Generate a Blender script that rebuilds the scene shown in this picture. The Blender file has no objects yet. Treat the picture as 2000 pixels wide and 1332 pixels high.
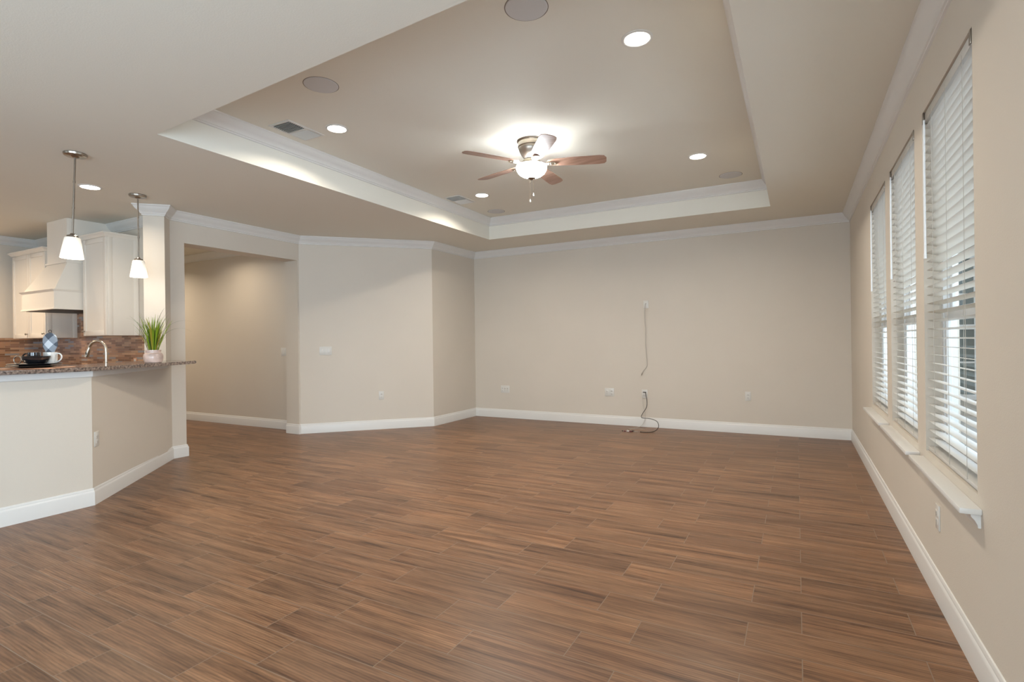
import bpy, bmesh, math, random
from math import sin, cos, pi, radians, sqrt, hypot
from mathutils import Vector, Matrix
random.seed(7)
S = bpy.context.scene
COL = S.collection

# ------------------------------------------------------------------ camera
YAW = radians(28.32); ROLL = 0.0131; CAMH = 1.25
r_ = Vector((cos(YAW), sin(YAW), 0)); f_ = Vector((-sin(YAW), cos(YAW), 0)); u_ = Vector((0, 0, 1))
cr = sqrt(1-ROLL*ROLL)
cx = r_*cr - u_*ROLL; cy = r_*ROLL + u_*cr; cz = -f_
cam = bpy.data.cameras.new('camera'); camo = bpy.data.objects.new('camera', cam); COL.objects.link(camo)
camo.matrix_world = Matrix(((cx.x, cy.x, cz.x, 0), (cx.y, cy.y, cz.y, 0), (cx.z, cy.z, cz.z, CAMH), (0, 0, 0, 1)))
cam.sensor_width = 36; cam.lens = 1031.6*36/2000; cam.clip_start = 0.05; cam.clip_end = 200
S.camera = camo

# ------------------------------------------------------------------ world, exposure
S.view_settings.view_transform = 'Standard'; S.view_settings.look = 'None'
S.view_settings.exposure = 0.54; S.view_settings.gamma = 1; S.view_settings.use_curve_mapping = False
W = bpy.data.worlds.new('sky'); S.world = W; W.use_nodes = True
wn = W.node_tree; bg = wn.nodes['Background']
sky = wn.nodes.new('ShaderNodeTexSky'); sky.sky_type = 'HOSEK_WILKIE'; sky.turbidity = 8; sky.sun_direction = (0.35, -0.5, 0.8)
mx = wn.nodes.new('ShaderNodeMix'); mx.data_type = 'RGBA'; mx.inputs[0].default_value = 0.8
mx.inputs[7].default_value = (0.86, 0.93, 1.0, 1)
wn.links.new(sky.outputs[0], mx.inputs[6]); wn.links.new(mx.outputs[2], bg.inputs[0])
bg.inputs[1].default_value = 0.9

def light(name, kind, loc, energy, color=(1, 1, 1), rot=(0, 0, 0), size=1, size_y=None, shape=None, spread=None):
    l = bpy.data.lights.new(name, kind); l.energy = energy; l.color = color
    if kind == 'AREA':
        l.shape = shape or ('RECTANGLE' if size_y else 'SQUARE'); l.size = size
        if size_y: l.size_y = size_y
        if spread: l.spread = spread
    elif kind == 'POINT': l.shadow_soft_size = size
    elif kind == 'SPOT': l.shadow_soft_size = size; l.spot_size = radians(150); l.spot_blend = 0.9
    o = bpy.data.objects.new(name, l); o.location = loc; o.rotation_euler = rot; COL.objects.link(o); return o

DAY = (0.74, 0.86, 1.0)
# added fill light outside unseen rear, kitchen and right-wall openings put in for it
light('fill_rear', 'AREA', (-1.9, -3.85, 1.25), 150, DAY, (radians(112), 0, 0), 3.4, 2.2)
light('fill_kitchen', 'AREA', (-7.2, -3.85, 1.6), 14, DAY, (radians(90), 0, 0), 2.0, 1.2)
light('fill_right', 'AREA', (1.0, -1.6, 1.25), 210, (0.66, 0.82, 1.0), (0, radians(110), 0), 2.2, 2.6)
# daylight on the three side windows
light('daylight_side', 'AREA', (1.5, 4.05, 1.75), 60, DAY, (0, radians(95), 0), 1.9, 3.4)

# ------------------------------------------------------------------ materials
def nodes_mat(name):
    m = bpy.data.materials.new(name); m.use_nodes = True
    n = m.node_tree; b = n.nodes['Principled BSDF']; return m, n, b
def mat(name, col, rough=0.5, metal=0.0, bump=0, bscale=200, spec=None, coat=0, var=0, vscale=3, emis=None, estr=0, subs=0):
    m, n, b = nodes_mat(name)
    b.inputs['Base Color'].default_value = (*col, 1); b.inputs['Roughness'].default_value = rough
    b.inputs['Metallic'].default_value = metal; b.inputs['Coat Weight'].default_value = coat
    if spec is not None: b.inputs['Specular IOR Level'].default_value = spec
    if emis: b.inputs['Emission Color'].default_value = (*emis, 1); b.inputs['Emission Strength'].default_value = estr
    tc = n.nodes.new('ShaderNodeTexCoord')
    if bump:
        no = n.nodes.new('ShaderNodeTexNoise'); no.inputs['Scale'].default_value = bscale; no.inputs['Detail'].default_value = 3
        bp = n.nodes.new('ShaderNodeBump'); bp.inputs['Strength'].default_value = bump; bp.inputs['Distance'].default_value = 0.002
        n.links.new(tc.outputs['Object'], no.inputs['Vector']); n.links.new(no.outputs[0], bp.inputs['Height']); n.links.new(bp.outputs[0], b.inputs['Normal'])
    if var:
        no = n.nodes.new('ShaderNodeTexNoise'); no.inputs['Scale'].default_value = vscale; no.inputs['Detail'].default_value = 4
        rp = n.nodes.new('ShaderNodeValToRGB')
        rp.color_ramp.elements[0].position = 0.35; rp.color_ramp.elements[1].position = 0.65
        rp.color_ramp.elements[0].color = (*[c*(1-var) for c in col], 1); rp.color_ramp.elements[1].color = (*[min(1, c*(1+var)) for c in col], 1)
        n.links.new(tc.outputs['Object'], no.inputs['Vector']); n.links.new(no.outputs[0], rp.inputs[0]); n.links.new(rp.outputs[0], b.inputs['Base Color'])
    return m

M = {}
M['wall'] = mat('wall_paint', (0.63, 0.57, 0.485), 0.62, bump=0.25, bscale=160, var=0.012, vscale=1.5)
M['ceil'] = mat('ceiling_paint', (0.77, 0.745, 0.66), 0.8, bump=0.3, bscale=130)
M['tray'] = M['ceil']
M['trim'] = mat('trim_paint', (0.70, 0.685, 0.65), 0.35, bump=0.03, bscale=40)
M['cabinet'] = mat('cabinet_paint', (0.80, 0.745, 0.66), 0.32)
M['cabinet_dark'] = mat('toe_kick_paint', (0.10, 0.09, 0.08), 0.6)
M['plastic'] = mat('white_plastic', (0.66, 0.64, 0.59), 0.3)
M['plastic_dark'] = mat('dark_slot_plastic', (0.05, 0.05, 0.05), 0.5)
M['vinyl'] = mat('white_vinyl', (0.83, 0.84, 0.84), 0.3)
M['nickel'] = mat('brushed_nickel', (0.34, 0.30, 0.255), 0.3, 1.0, bump=0.05, bscale=300)
M['nickel_light'] = mat('polished_nickel', (0.56, 0.48, 0.39), 0.24, 1.0)
M['steel_dark'] = mat('dark_filter_steel', (0.03, 0.028, 0.026), 0.5, 0.3)
M['granite'] = None
M['black'] = mat('black_glaze', (0.010, 0.010, 0.012), 0.12, coat=0.5)
M['white_ceramic'] = mat('white_ceramic', (0.80, 0.78, 0.74), 0.15, coat=0.4)
M['cord'] = mat('black_cord', (0.03, 0.026, 0.022), 0.45)
M['cable_white'] = mat('putty_cable', (0.50, 0.46, 0.40), 0.5)
M['grille'] = mat('speaker_grille_cloth', (0.62, 0.62, 0.615), 0.8, bump=0.4, bscale=900)
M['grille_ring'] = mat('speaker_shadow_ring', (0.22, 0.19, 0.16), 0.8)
M['duct'] = mat('dark_duct', (0.05, 0.055, 0.055), 0.8)
M['vent'] = mat('vent_enamel', (0.66, 0.65, 0.61), 0.4)
M['rca_red'] = mat('red_plug', (0.16, 0.04, 0.06), 0.4)
M['rca_white'] = mat('white_plug', (0.7, 0.7, 0.72), 0.4)
M['copper'] = mat('copper_placemat_weave', (0.62, 0.36, 0.24), 0.35, 0.6, bump=0.3, bscale=400)
M['soil'] = mat('potting_soil', (0.05, 0.04, 0.02), 0.9, bump=0.6, bscale=90)
M['concrete'] = mat('patio_concrete', (0.55, 0.54, 0.52), 0.85, var=0.06)
M['stucco'] = mat('house_stucco', (0.52, 0.49, 0.44), 0.9, bump=0.4, bscale=60)
M['roof'] = mat('roof_shingles', (0.16, 0.15, 0.15), 0.9, var=0.15, vscale=12)
M['teal_glass'] = mat('dark_window_glass', (0.10, 0.15, 0.155), 0.08)
M['fence'] = mat('fence_wood', (0.33, 0.29, 0.25), 0.8, var=0.15, vscale=8)
M['grass'] = mat('lawn_grass', (0.10, 0.17, 0.05), 0.95, var=0.3, vscale=20)
M['lens'] = mat('lit_lens', (1, 1, 1), 0.4, emis=(1.0, 0.93, 0.82), estr=14)
M['bowl_lit'] = mat('lit_frosted_bowl', (1, 1, 1), 0.4, emis=(0.88, 0.95, 1.0), estr=48)
M['shade_lit'] = mat('lit_frosted_shade', (1, 1, 1), 0.4, emis=(1.0, 0.88, 0.70), estr=2.2)

def shade_grad():
    # frosted pendant glass: brighter round the bulb in its lower half
    m, n, b = nodes_mat('pendant_glass')
    b.inputs['Base Color'].default_value = (0.9, 0.87, 0.8, 1); b.inputs['Roughness'].default_value = 0.35
    tc = n.nodes.new('ShaderNodeTexCoord'); sp = n.nodes.new('ShaderNodeSeparateXYZ'); rp = n.nodes.new('ShaderNodeMapRange')
    rp.inputs['From Min'].default_value = -0.81; rp.inputs['From Max'].default_value = -0.65
    rp.inputs['To Min'].default_value = 1.0; rp.inputs['To Max'].default_value = 0.12
    n.links.new(tc.outputs['Object'], sp.inputs[0]); n.links.new(sp.outputs['Z'], rp.inputs['Value'])
    b.inputs['Emission Color'].default_value = (1.0, 0.86, 0.68, 1)
    n.links.new(rp.outputs[0], b.inputs['Emission Strength']); return m
M['shade'] = shade_grad()

def floor_mat():
    m, n, b = nodes_mat('wood_look_plank_tile'); N = n.nodes; L = n.links
    tc = N.new('ShaderNodeTexCoord'); mp = N.new('ShaderNodeMapping')
    mp.inputs['Location'].default_value = (1.247+0.626*20, -1.93+0.2*40, 0)
    L.new(tc.outputs['Object'], mp.inputs[0])
    br = N.new('ShaderNodeTexBrick'); br.offset = 0.33; br.offset_frequency = 2; br.squash = 1
    br.inputs['Scale'].default_value = 1; br.inputs['Brick Width'].default_value = 0.626; br.inputs['Row Height'].default_value = 0.2
    br.inputs['Mortar Size'].default_value = 0.0022; br.inputs['Mortar Smooth'].default_value = 0.3; br.inputs['Bias'].default_value = 0
    br.inputs['Color1'].default_value = (0, 0, 0, 1); br.inputs['Color2'].default_value = (1, 1, 1, 1); br.inputs['Mortar'].default_value = (0.5, 0.5, 0.5, 1)
    L.new(mp.outputs[0], br.inputs['Vector'])
    rnd = N.new('ShaderNodeSeparateColor'); L.new(br.outputs['Color'], rnd.inputs[0])
    # every plank gets its own slice of the grain
    off = N.new('ShaderNodeVectorMath'); off.operation = 'SCALE'; off.inputs['Scale'].default_value = 37.0
    L.new(br.outputs['Color'], off.inputs[0])
    add = N.new('ShaderNodeVectorMath'); add.operation = 'ADD'; L.new(mp.outputs[0], add.inputs[0]); L.new(off.outputs[0], add.inputs[1])
    def noise(sx, sy, det, rough, dist=0.0):
        q = N.new('ShaderNodeMapping'); q.inputs['Scale'].default_value = (sx, sy, 1); L.new(add.outputs[0], q.inputs[0])
        t = N.new('ShaderNodeTexNoise'); t.inputs['Scale'].default_value = 1; t.inputs['Detail'].default_value = det
        t.inputs['Roughness'].default_value = rough; t.inputs['Distortion'].default_value = dist; L.new(q.outputs[0], t.inputs['Vector']); return t
    streak = noise(1.5, 24, 6, 0.62, 0.5); broad = noise(1.0, 7, 3, 0.5, 0.8); fine = noise(14, 230, 3, 0.6)
    # cathedral grain: distorted rings
    q = N.new('ShaderNodeMapping'); q.inputs['Scale'].default_value = (1.6, 11, 1); L.new(add.outputs[0], q.inputs[0])
    wv = N.new('ShaderNodeTexWave'); wv.wave_type = 'RINGS'; wv.rings_direction = 'Z'; wv.inputs['Scale'].default_value = 2.2
    wv.inputs['Distortion'].default_value = 5; wv.inputs['Detail'].default_value = 3; wv.inputs['Detail Scale'].default_value = 1.2
    L.new(q.outputs[0], wv.inputs['Vector'])
    def ramp(src, pts):
        r = N.new('ShaderNodeValToRGB'); e = r.color_ramp.elements
        while len(e) < len(pts): e.new(0.5)
        for k, (p, c) in enumerate(pts): e[k].position = p; e[k].color = (*c, 1)
        L.new(src, r.inputs[0]); return r
    base = ramp(streak.outputs[0], [(0.27, (0.055, 0.027, 0.015)), (0.40, (0.150, 0.077, 0.041)), (0.52, (0.208, 0.112, 0.061)), (0.70, (0.280, 0.160, 0.091))])
    tint = ramp(broad.outputs[0], [(0.30, (0.80, 0.79, 0.78)), (0.50, (1.0, 0.98, 0.96)), (0.70, (1.13, 1.06, 1.0))])
    def mul(a, bb, fac=1.0, mode='MULTIPLY'):
        x = N.new('ShaderNodeMix'); x.data_type = 'RGBA'; x.blend_type = mode
        if isinstance(fac, float): x.inputs[0].default_value = fac
        else: L.new(fac, x.inputs[0])
        L.new(a, x.inputs[6]) if not isinstance(a, tuple) else None
        if isinstance(bb, tuple): x.inputs[7].default_value = (*bb, 1)
        else: L.new(bb, x.inputs[7])
        return x.outputs[2]
    c = mul(base.outputs[0], tint.outputs[0])
    wr = ramp(wv.outputs['Fac'], [(0.0, (0.74, 0.71, 0.68)), (0.35, (0.98, 0.98, 0.97)), (0.8, (1.03, 1.02, 1.01)), (1.0, (1.16, 1.14, 1.12))])
    c = mul(c, wr.outputs[0], 0.8)
    st2 = noise(2.6, 62, 5, 0.7, 0.3)
    s2 = ramp(st2.outputs[0], [(0.34, (0.62, 0.58, 0.55)), (0.46, (0.97, 0.96, 0.95)), (0.62, (1.16, 1.16, 1.15))])
    c = mul(c, s2.outputs[0], 0.85)
    fr = ramp(fine.outputs[0], [(0.3, (0.86, 0.85, 0.84)), (0.6, (1.05, 1.05, 1.05))])
    c = mul(c, fr.outputs[0], 0.8)
    pr = ramp(rnd.outputs[0], [(0.0, (0.88, 0.86, 0.86)), (0.5, (1, 1, 1)), (1.0, (1.10, 1.08, 1.05))])
    c = mul(c, pr.outputs[0])
    c = mul(c, (0.22, 0.155, 0.108), br.outputs['Fac'], 'MIX')
    L.new(c, b.inputs['Base Color'])
    b.inputs['Roughness'].default_value = 0.36; b.inputs['Specular IOR Level'].default_value = 0.35
    h = N.new('ShaderNodeMath'); h.operation = 'MULTIPLY_ADD'; L.new(br.outputs['Fac'], h.inputs[0]); h.inputs[1].default_value = -1.0
    L.new(streak.outputs[0], h.inputs[2])
    bp = N.new('ShaderNodeBump'); bp.inputs['Strength'].default_value = 0.16; bp.inputs['Distance'].default_value = 0.003
    L.new(h.outputs[0], bp.inputs['Height']); L.new(bp.outputs[0], b.inputs['Normal'])
    return m
M['floor'] = floor_mat()

def wood_mat(name, dark, lightc, scale=(3, 40, 40), rough=0.35):
    m, n, b = nodes_mat(name); N = n.nodes; L = n.links
    tc = N.new('ShaderNodeTexCoord'); mp = N.new('ShaderNodeMapping'); mp.inputs['Scale'].default_value = scale
    L.new(tc.outputs['Object'], mp.inputs[0])
    no = N.new('ShaderNodeTexNoise'); no.inputs['Scale'].default_value = 1; no.inputs['Detail'].default_value = 5; L.new(mp.outputs[0], no.inputs['Vector'])
    r = N.new('ShaderNodeValToRGB'); r.color_ramp.elements[0].position = 0.3; r.color_ramp.elements[1].position = 0.7
    r.color_ramp.elements[0].color = (*dark, 1); r.color_ramp.elements[1].color = (*lightc, 1)
    L.new(no.outputs[0], r.inputs[0]); L.new(r.outputs[0], b.inputs['Base Color']); b.inputs['Roughness'].default_value = rough; return m
M['blade'] = wood_mat('fan_blade_wood', (0.28, 0.15, 0.10), (0.42, 0.25, 0.18))

def granite():
    m, n, b = nodes_mat('brown_granite'); N = n.nodes; L = n.links
    tc = N.new('ShaderNodeTexCoord'); no = N.new('ShaderNodeTexNoise'); no.inputs['Scale'].default_value = 60; no.inputs['Detail'].default_value = 6
    r = N.new('ShaderNodeValToRGB'); e = r.color_ramp.elements; e.new(0.5)
    for k, (p, c) in enumerate([(0.35, (0.06, 0.045, 0.04)), (0.5, (0.20, 0.145, 0.115)), (0.65, (0.34, 0.26, 0.21))]): e[k].position = p; e[k].color = (*c, 1)
    L.new(tc.outputs['Object'], no.inputs['Vector']); L.new(no.outputs[0], r.inputs[0]); L.new(r.outputs[0], b.inputs['Base Color'])
    b.inputs['Roughness'].default_value = 0.14; b.inputs['Coat Weight'].default_value = 0.3; return m
M['granite'] = granite()

def mosaic():
    m, n, b = nodes_mat('stone_and_glass_mosaic'); N = n.nodes; L = n.links
    tc = N.new('ShaderNodeTexCoord'); sp = N.new('ShaderNodeSeparateXYZ'); L.new(tc.outputs['Object'], sp.inputs[0])
    ad = N.new('ShaderNodeMath'); ad.operation = 'ADD'; L.new(sp.outputs[0], ad.inputs[0]); L.new(sp.outputs[1], ad.inputs[1])
    cb = N.new('ShaderNodeCombineXYZ'); L.new(ad.outputs[0], cb.inputs[0]); L.new(sp.outputs[2], cb.inputs[1])
    br = N.new('ShaderNodeTexBrick'); br.inputs['Scale'].default_value = 1; br.inputs['Brick Width'].default_value = 0.15; br.inputs['Row Height'].default_value = 0.026
    br.inputs['Mortar Size'].default_value = 0.002; br.offset = 0.37; br.inputs['Color1'].default_value = (0, 0, 0, 1); br.inputs['Color2'].default_value = (1, 1, 1, 1); br.inputs['Mortar'].default_value = (0.5, 0.5, 0.5, 1)
    L.new(cb.outputs[0], br.inputs['Vector'])
    r = N.new('ShaderNodeValToRGB'); e = r.color_ramp.elements; e.new(0.4); e.new(0.6); e.new(0.8); r.color_ramp.interpolation = 'CONSTANT'
    for k, (p, c) in enumerate([(0.0, (0.20, 0.10, 0.055)), (0.25, (0.40, 0.215, 0.12)), (0.5, (0.29, 0.155, 0.095)), (0.7, (0.50, 0.30, 0.18)), (0.88, (0.30, 0.28, 0.27))]): e[k].position = p; e[k].color = (*c, 1)
    L.new(br.outputs['Color'], r.inputs[0])
    x = N.new('ShaderNodeMix'); x.data_type = 'RGBA'; L.new(br.outputs['Fac'], x.inputs[0]); L.new(r.outputs[0], x.inputs[6]); x.inputs[7].default_value = (0.33, 0.25, 0.18, 1)
    L.new(x.outputs[2], b.inputs['Base Color']); b.inputs['Roughness'].default_value = 0.16
    ma = N.new('ShaderNodeMath'); ma.operation = 'SUBTRACT'; ma.inputs[0].default_value = 1; L.new(br.outputs['Fac'], ma.inputs[1])
    bp = N.new('ShaderNodeBump'); bp.inputs['Strength'].default_value = 0.6; bp.inputs['Distance'].default_value = 0.003; L.new(ma.outputs[0], bp.inputs['Height']); L.new(bp.outputs[0], b.inputs['Normal'])
    return m
M['mosaic'] = mosaic()

def plaid():
    m, n, b = nodes_mat('grey_white_buffalo_check'); N = n.nodes; L = n.links
    tc = N.new('ShaderNodeTexCoord'); mp = N.new('ShaderNodeMapping'); mp.inputs['Rotation'].default_value = (0, radians(45), 0); mp.inputs['Scale'].default_value = (20, 20, 20)
    L.new(tc.outputs['Object'], mp.inputs[0]); sp = N.new('ShaderNodeSeparateXYZ'); L.new(mp.outputs[0], sp.inputs[0])
    outs = []
    for k in (0, 2):
        a = N.new('ShaderNodeMath'); a.operation = 'PINGPONG'; a.inputs[1].default_value = 1.0; L.new(sp.outputs[k], a.inputs[0])
        g = N.new('ShaderNodeMath'); g.operation = 'GREATER_THAN'; g.inputs[1].default_value = 0.5; L.new(a.outputs[0], g.inputs[0]); outs.append(g)
    s = N.new('ShaderNodeMath'); s.operation = 'ADD'; L.new(outs[0].outputs[0], s.inputs[0]); L.new(outs[1].outputs[0], s.inputs[1])
    h = N.new('ShaderNodeMath'); h.operation = 'MULTIPLY'; h.inputs[1].default_value = 0.5; L.new(s.outputs[0], h.inputs[0])
    r = N.new('ShaderNodeValToRGB'); e = r.color_ramp.elements; e.new(0.5); r.color_ramp.interpolation = 'CONSTANT'
    for k, (p, c) in enumerate([(0, (0.68, 0.72, 0.76)), (0.4, (0.28, 0.31, 0.35)), (0.9, (0.08, 0.095, 0.12))]): e[k].position = p; e[k].color = (*c, 1)
    L.new(h.outputs[0], r.inputs[0]); L.new(r.outputs[0], b.inputs['Base Color']); b.inputs['Roughness'].default_value = 0.9; return m
M['plaid'] = plaid()

def translucent(name, col, tcol, fac, rough=0.4):
    m, n, b = nodes_mat(name); b.inputs['Base Color'].default_value = (*col, 1); b.inputs['Roughness'].default_value = rough
    t = n.nodes.new('ShaderNodeBsdfTranslucent'); t.inputs[0].default_value = (*tcol, 1)
    x = n.nodes.new('ShaderNodeMixShader'); x.inputs[0].default_value = fac
    n.links.new(b.outputs[0], x.inputs[1]); n.links.new(t.outputs[0], x.inputs[2]); n.links.new(x.outputs[0], n.nodes['Material Output'].inputs[0]); return m
M['slat'] = translucent('blind_slat_vinyl', (0.74, 0.73, 0.70), (0.80, 0.72, 0.55), 0.24)
M['leaf'] = translucent('grass_blade_green', (0.24, 0.36, 0.015), (0.45, 0.55, 0.04), 0.25, 0.45)
M['leaf_yellow'] = translucent('grass_blade_yellow', (0.38, 0.34, 0.03), (0.5, 0.45, 0.06), 0.25, 0.45)
M['leaf_dark'] = translucent('grass_blade_dark', (0.06, 0.11, 0.02), (0.12, 0.2, 0.03), 0.2, 0.45)
M['pot'] = mat('pink_grey_pot_glaze', (0.60, 0.46, 0.40), 0.3, var=0.25, vscale=18, coat=0.3)

def glass_mat():
    m, n, b = nodes_mat('window_glass')
    t = n.nodes.new('ShaderNodeBsdfTransparent'); t.inputs[0].default_value = (0.93, 0.96, 0.96, 1)
    g = n.nodes.new('ShaderNodeBsdfGlossy'); g.inputs['Roughness'].default_value = 0.02
    fr = n.nodes.new('ShaderNodeMath'); fr.operation = 'MULTIPLY'; fr.inputs[1].default_value = 0.6
    lw = n.nodes.new('ShaderNodeLayerWeight'); lw.inputs[0].default_value = 0.15; n.links.new(lw.outputs['Facing'], fr.inputs[0])
    x = n.nodes.new('ShaderNodeMixShader'); n.links.new(fr.outputs[0], x.inputs[0]); n.links.new(t.outputs[0], x.inputs[1]); n.links.new(g.outputs[0], x.inputs[2])
    n.links.new(x.outputs[0], n.nodes['Material Output'].inputs[0]); return m
M['glass'] = glass_mat()

# ------------------------------------------------------------------ mesh helpers
def add_prism(bm, poly, z0, z1):
    lo = [bm.verts.new((x, y, z0)) for x, y in poly]; hi = [bm.verts.new((x, y, z1)) for x, y in poly]
    n = len(poly)
    bm.faces.new(lo[::-1]); bm.faces.new(hi)
    for i in range(n): bm.faces.new((lo[i], lo[(i+1) % n], hi[(i+1) % n], hi[i]))
def add_box(bm, x0, x1, y0, y1, z0, z1, bev=0, mtx=None):
    vs = [bm.verts.new((x, y, z)) for z in (z0, z1) for x, y in ((x0, y0), (x1, y0), (x1, y1), (x0, y1))]
    fs = [bm.faces.new([vs[i] for i in q]) for q in ((3, 2, 1, 0), (4, 5, 6, 7), (0, 1, 5, 4), (1, 2, 6, 5), (2, 3, 7, 6), (3, 0, 4, 7))]
    out = vs
    if bev:
        es = list({e for f in fs for e in f.edges})
        r = bmesh.ops.bevel(bm, geom=es, offset=bev, segments=2, affect='EDGES', profile=0.5)
        out = list({v for v in r['verts']} | {v for v in vs if v.is_valid})
    if mtx: bmesh.ops.transform(bm, matrix=mtx, verts=[v for v in out if v.is_valid])
    return out
def add_lathe(bm, prof, segs=32, c=(0, 0, 0), mtx=None):
    rings = []
    for r, z in prof:
        if r < 1e-6: rings.append([bm.verts.new((c[0], c[1], c[2]+z))])
        else: rings.append([bm.verts.new((c[0]+r*cos(2*pi*k/segs), c[1]+r*sin(2*pi*k/segs), c[2]+z)) for k in range(segs)])
    for a, b in zip(rings, rings[1:]):
        for k in range(segs):
            k2 = (k+1) % segs
            if len(a) == 1 and len(b) == 1: continue
            if len(a) == 1: bm.faces.new((a[0], b[k], b[k2]))
            elif len(b) == 1: bm.faces.new((a[k], a[k2], b[0]))
            else: bm.faces.new((a[k], a[k2], b[k2], b[k]))
    if mtx: bmesh.ops.transform(bm, matrix=mtx, verts=[v for g in rings for v in g])
def smooth_pts(pts, n=6):
    P = [Vector(p) for p in pts]; out = []
    for i in range(len(P)-1):
        p0 = P[max(i-1, 0)]; p1 = P[i]; p2 = P[i+1]; p3 = P[min(i+2, len(P)-1)]
        for k in range(n):
            t = k/n
            out.append(0.5*((2*p1)+(p2-p0)*t+(2*p0-5*p1+4*p2-p3)*t*t+(3*p1-p0-3*p2+p3)*t**3))
    out.append(P[-1]); return out
def add_tube(bm, pts, r, segs=10, r_end=None):
    P = [Vector(p) for p in pts]; rings = []; nrm = None
    for i, p in enumerate(P):
        d = (P[min(i+1, len(P)-1)]-P[max(i-1, 0)]).normalized()
        if nrm is None: nrm = d.orthogonal().normalized()
        nrm = (nrm-d*nrm.dot(d)).normalized(); bn = d.cross(nrm)
        rr = r if r_end is None else r+(r_end-r)*i/(len(P)-1)
        rings.append([bm.verts.new(p+(nrm*cos(2*pi*k/segs)+bn*sin(2*pi*k/segs))*rr) for k in range(segs)])
    for a, b in zip(rings, rings[1:]):
        for k in range(segs): bm.faces.new((a[k], a[(k+1) % segs], b[(k+1) % segs], b[k]))
    bm.faces.new(rings[0][::-1]); bm.faces.new(rings[-1])
def obj(name, bm, m, parent=None, smooth=True):
    bmesh.ops.recalc_face_normals(bm, faces=bm.faces)
    if smooth:
        for f in bm.faces: f.smooth = True
        for e in bm.edges:
            if len(e.link_faces) != 2 or e.calc_face_angle(0) > radians(32): e.smooth = False
    me = bpy.data.meshes.new(name); bm.to_mesh(me); bm.free()
    for q in (m if isinstance(m, (list, tuple)) else [m]): me.materials.append(q)
    o = bpy.data.objects.new(name, me); COL.objects.link(o)
    if parent: o.parent = parent
    return o
def tag(o, label, cat, group=None, kind=None):
    o['label'] = label; o['category'] = cat
    if group: o['group'] = group
    if kind: o['kind'] = kind
    return o
def thing(name, label, cat, loc=(0, 0, 0), rotz=0, group=None, kind=None):
    o = bpy.data.objects.new(name, None); COL.objects.link(o); o.empty_display_size = 0.1
    o.location = loc; o.rotation_euler = (0, 0, rotz); return tag(o, label, cat, group, kind)
def dup(root, loc, rotz, label, group=None):
    r = root.copy(); COL.objects.link(r); r.location = loc; r.rotation_euler = (0, 0, rotz); r['label'] = label
    if group: r['group'] = group
    for ch in list(root.children):
        c = ch.copy(); COL.objects.link(c); c.parent = r
        for g in ch.children:
            d = g.copy(); COL.objects.link(d); d.parent = c
    return r
B = bmesh.new

# ------------------------------------------------------------------ room shell
H = 2.74; HT = 3.04
XR = 0.58; YB = 7.54; XL = -4.77; XD = -6.075; YK = 3.40; XK = -9.38; YREAR = -3.5; YH = 5.23
C3 = (XL, 6.365); C4 = (XD, 5.06); JY = 3.50
BC = (-4.895, 2.09)           # corner of the half wall under the bar
DR = (-5.94, 3.217)           # living-side corner of the column
DL = (-6.08, 3.077)           # kitchen-side corner of the column
DS = (XD, 3.345)              # where the angled wall meets the doorway wall
DK = (-6.403, YK)

def struct(name, bm, m, label, cat, parent=None):
    o = obj(name, bm, m, parent); tag(o, label, cat, kind='structure'); return o

b = B(); add_box(b, -10.8, 0.90, -3.8, 7.8, -0.12, 0.0)
struct('floor', b, M['floor'], 'brown wood-look plank tile floor of the empty room', 'floor')

b = B()
add_prism(b, [(-10.8, -3.8), (0.9, -3.8), (0.9, 7.8), (-0.245, 7.8), (-0.245, 1.89), (-3.95, 2.10), (-10.8, 2.10)], H, 3.3)
add_prism(b, [(-10.8, 2.10), (-3.95, 2.10), (-3.95, 7.8), (-10.8, 7.8)], H, 3.3)
add_prism(b, [(-3.95, 6.67), (-0.245, 6.67), (-0.245, 7.8), (-3.95, 7.8)], H, 3.3)
add_prism(b, [(-3.97, 1.87), (-0.225, 1.87), (-0.225, 6.69), (-3.97, 6.69)], HT, 3.25)
struct('ceiling', b, M['ceil'], 'beige ceiling with a raised rectangular tray in its middle', 'ceiling')

WINY = [(4.69, 5.57), (3.605, 4.485), (2.52, 3.40)]; WZ0, WZ1 = 0.66, 2.385; XO = 0.72
b = B()
ys = [YREAR-0.3, -2.9, -0.3] + [v for w in sorted(WINY) for v in w] + [YB+0.25]
for i in range(0, len(ys), 2): add_box(b, XR, XO, ys[i], ys[i+1], 0, H)
add_box(b, XR, XO, -2.9, -0.3, 2.35, H)  # lintel over the unseen door opening added for fill light
for y0, y1 in WINY: add_box(b, XR, XO, y0, y1, 0, WZ0); add_box(b, XR, XO, y0, y1, WZ1, H)
struct('wall_right', b, M['wall'], 'beige right wall with three tall blind-covered windows', 'wall')
b = B(); add_box(b, -4.95, XR, YB, YB+0.25, 0, H)
struct('wall_back', b, M['wall'], 'beige back wall with the television outlet and hanging cables', 'wall')
b = B(); add_prism(b, [(XL, YB+0.2), (XL, C3[1]), (XL-0.25, C3[1]+0.1), (XL-0.25, YB+0.2)], 0, H)
struct('wall_left', b, M['wall'], 'short beige wall between the angled wall and the back corner', 'wall')
b = B(); add_prism(b, [C3, C4, (XD-0.25, 5.06), (XD-0.25, 5.3), (XL-0.25, 6.6), (XL-0.05, 6.5)], 0, H)
struct('wall_diagonal', b, M['wall'], 'angled beige wall with the three-gang switch right of the doorway', 'wall')
b = B(); add_box(b, XD-0.25, XD, JY, 5.06, 2.405, H)
add_box(b, XD-0.25, XD, 5.032, 5.07, 0, 2.405)
add_prism(b, [DS, (XD, JY), (XD-0.25, JY), (XD-0.25, YK+0.02), DK], 0, H)
struct('wall_doorway', b, M['wall'], 'beige wall around the wide cased-less doorway opening', 'wall')
b = B(); add_prism(b, [DR, DS, DK, DL], 0, H)
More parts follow.
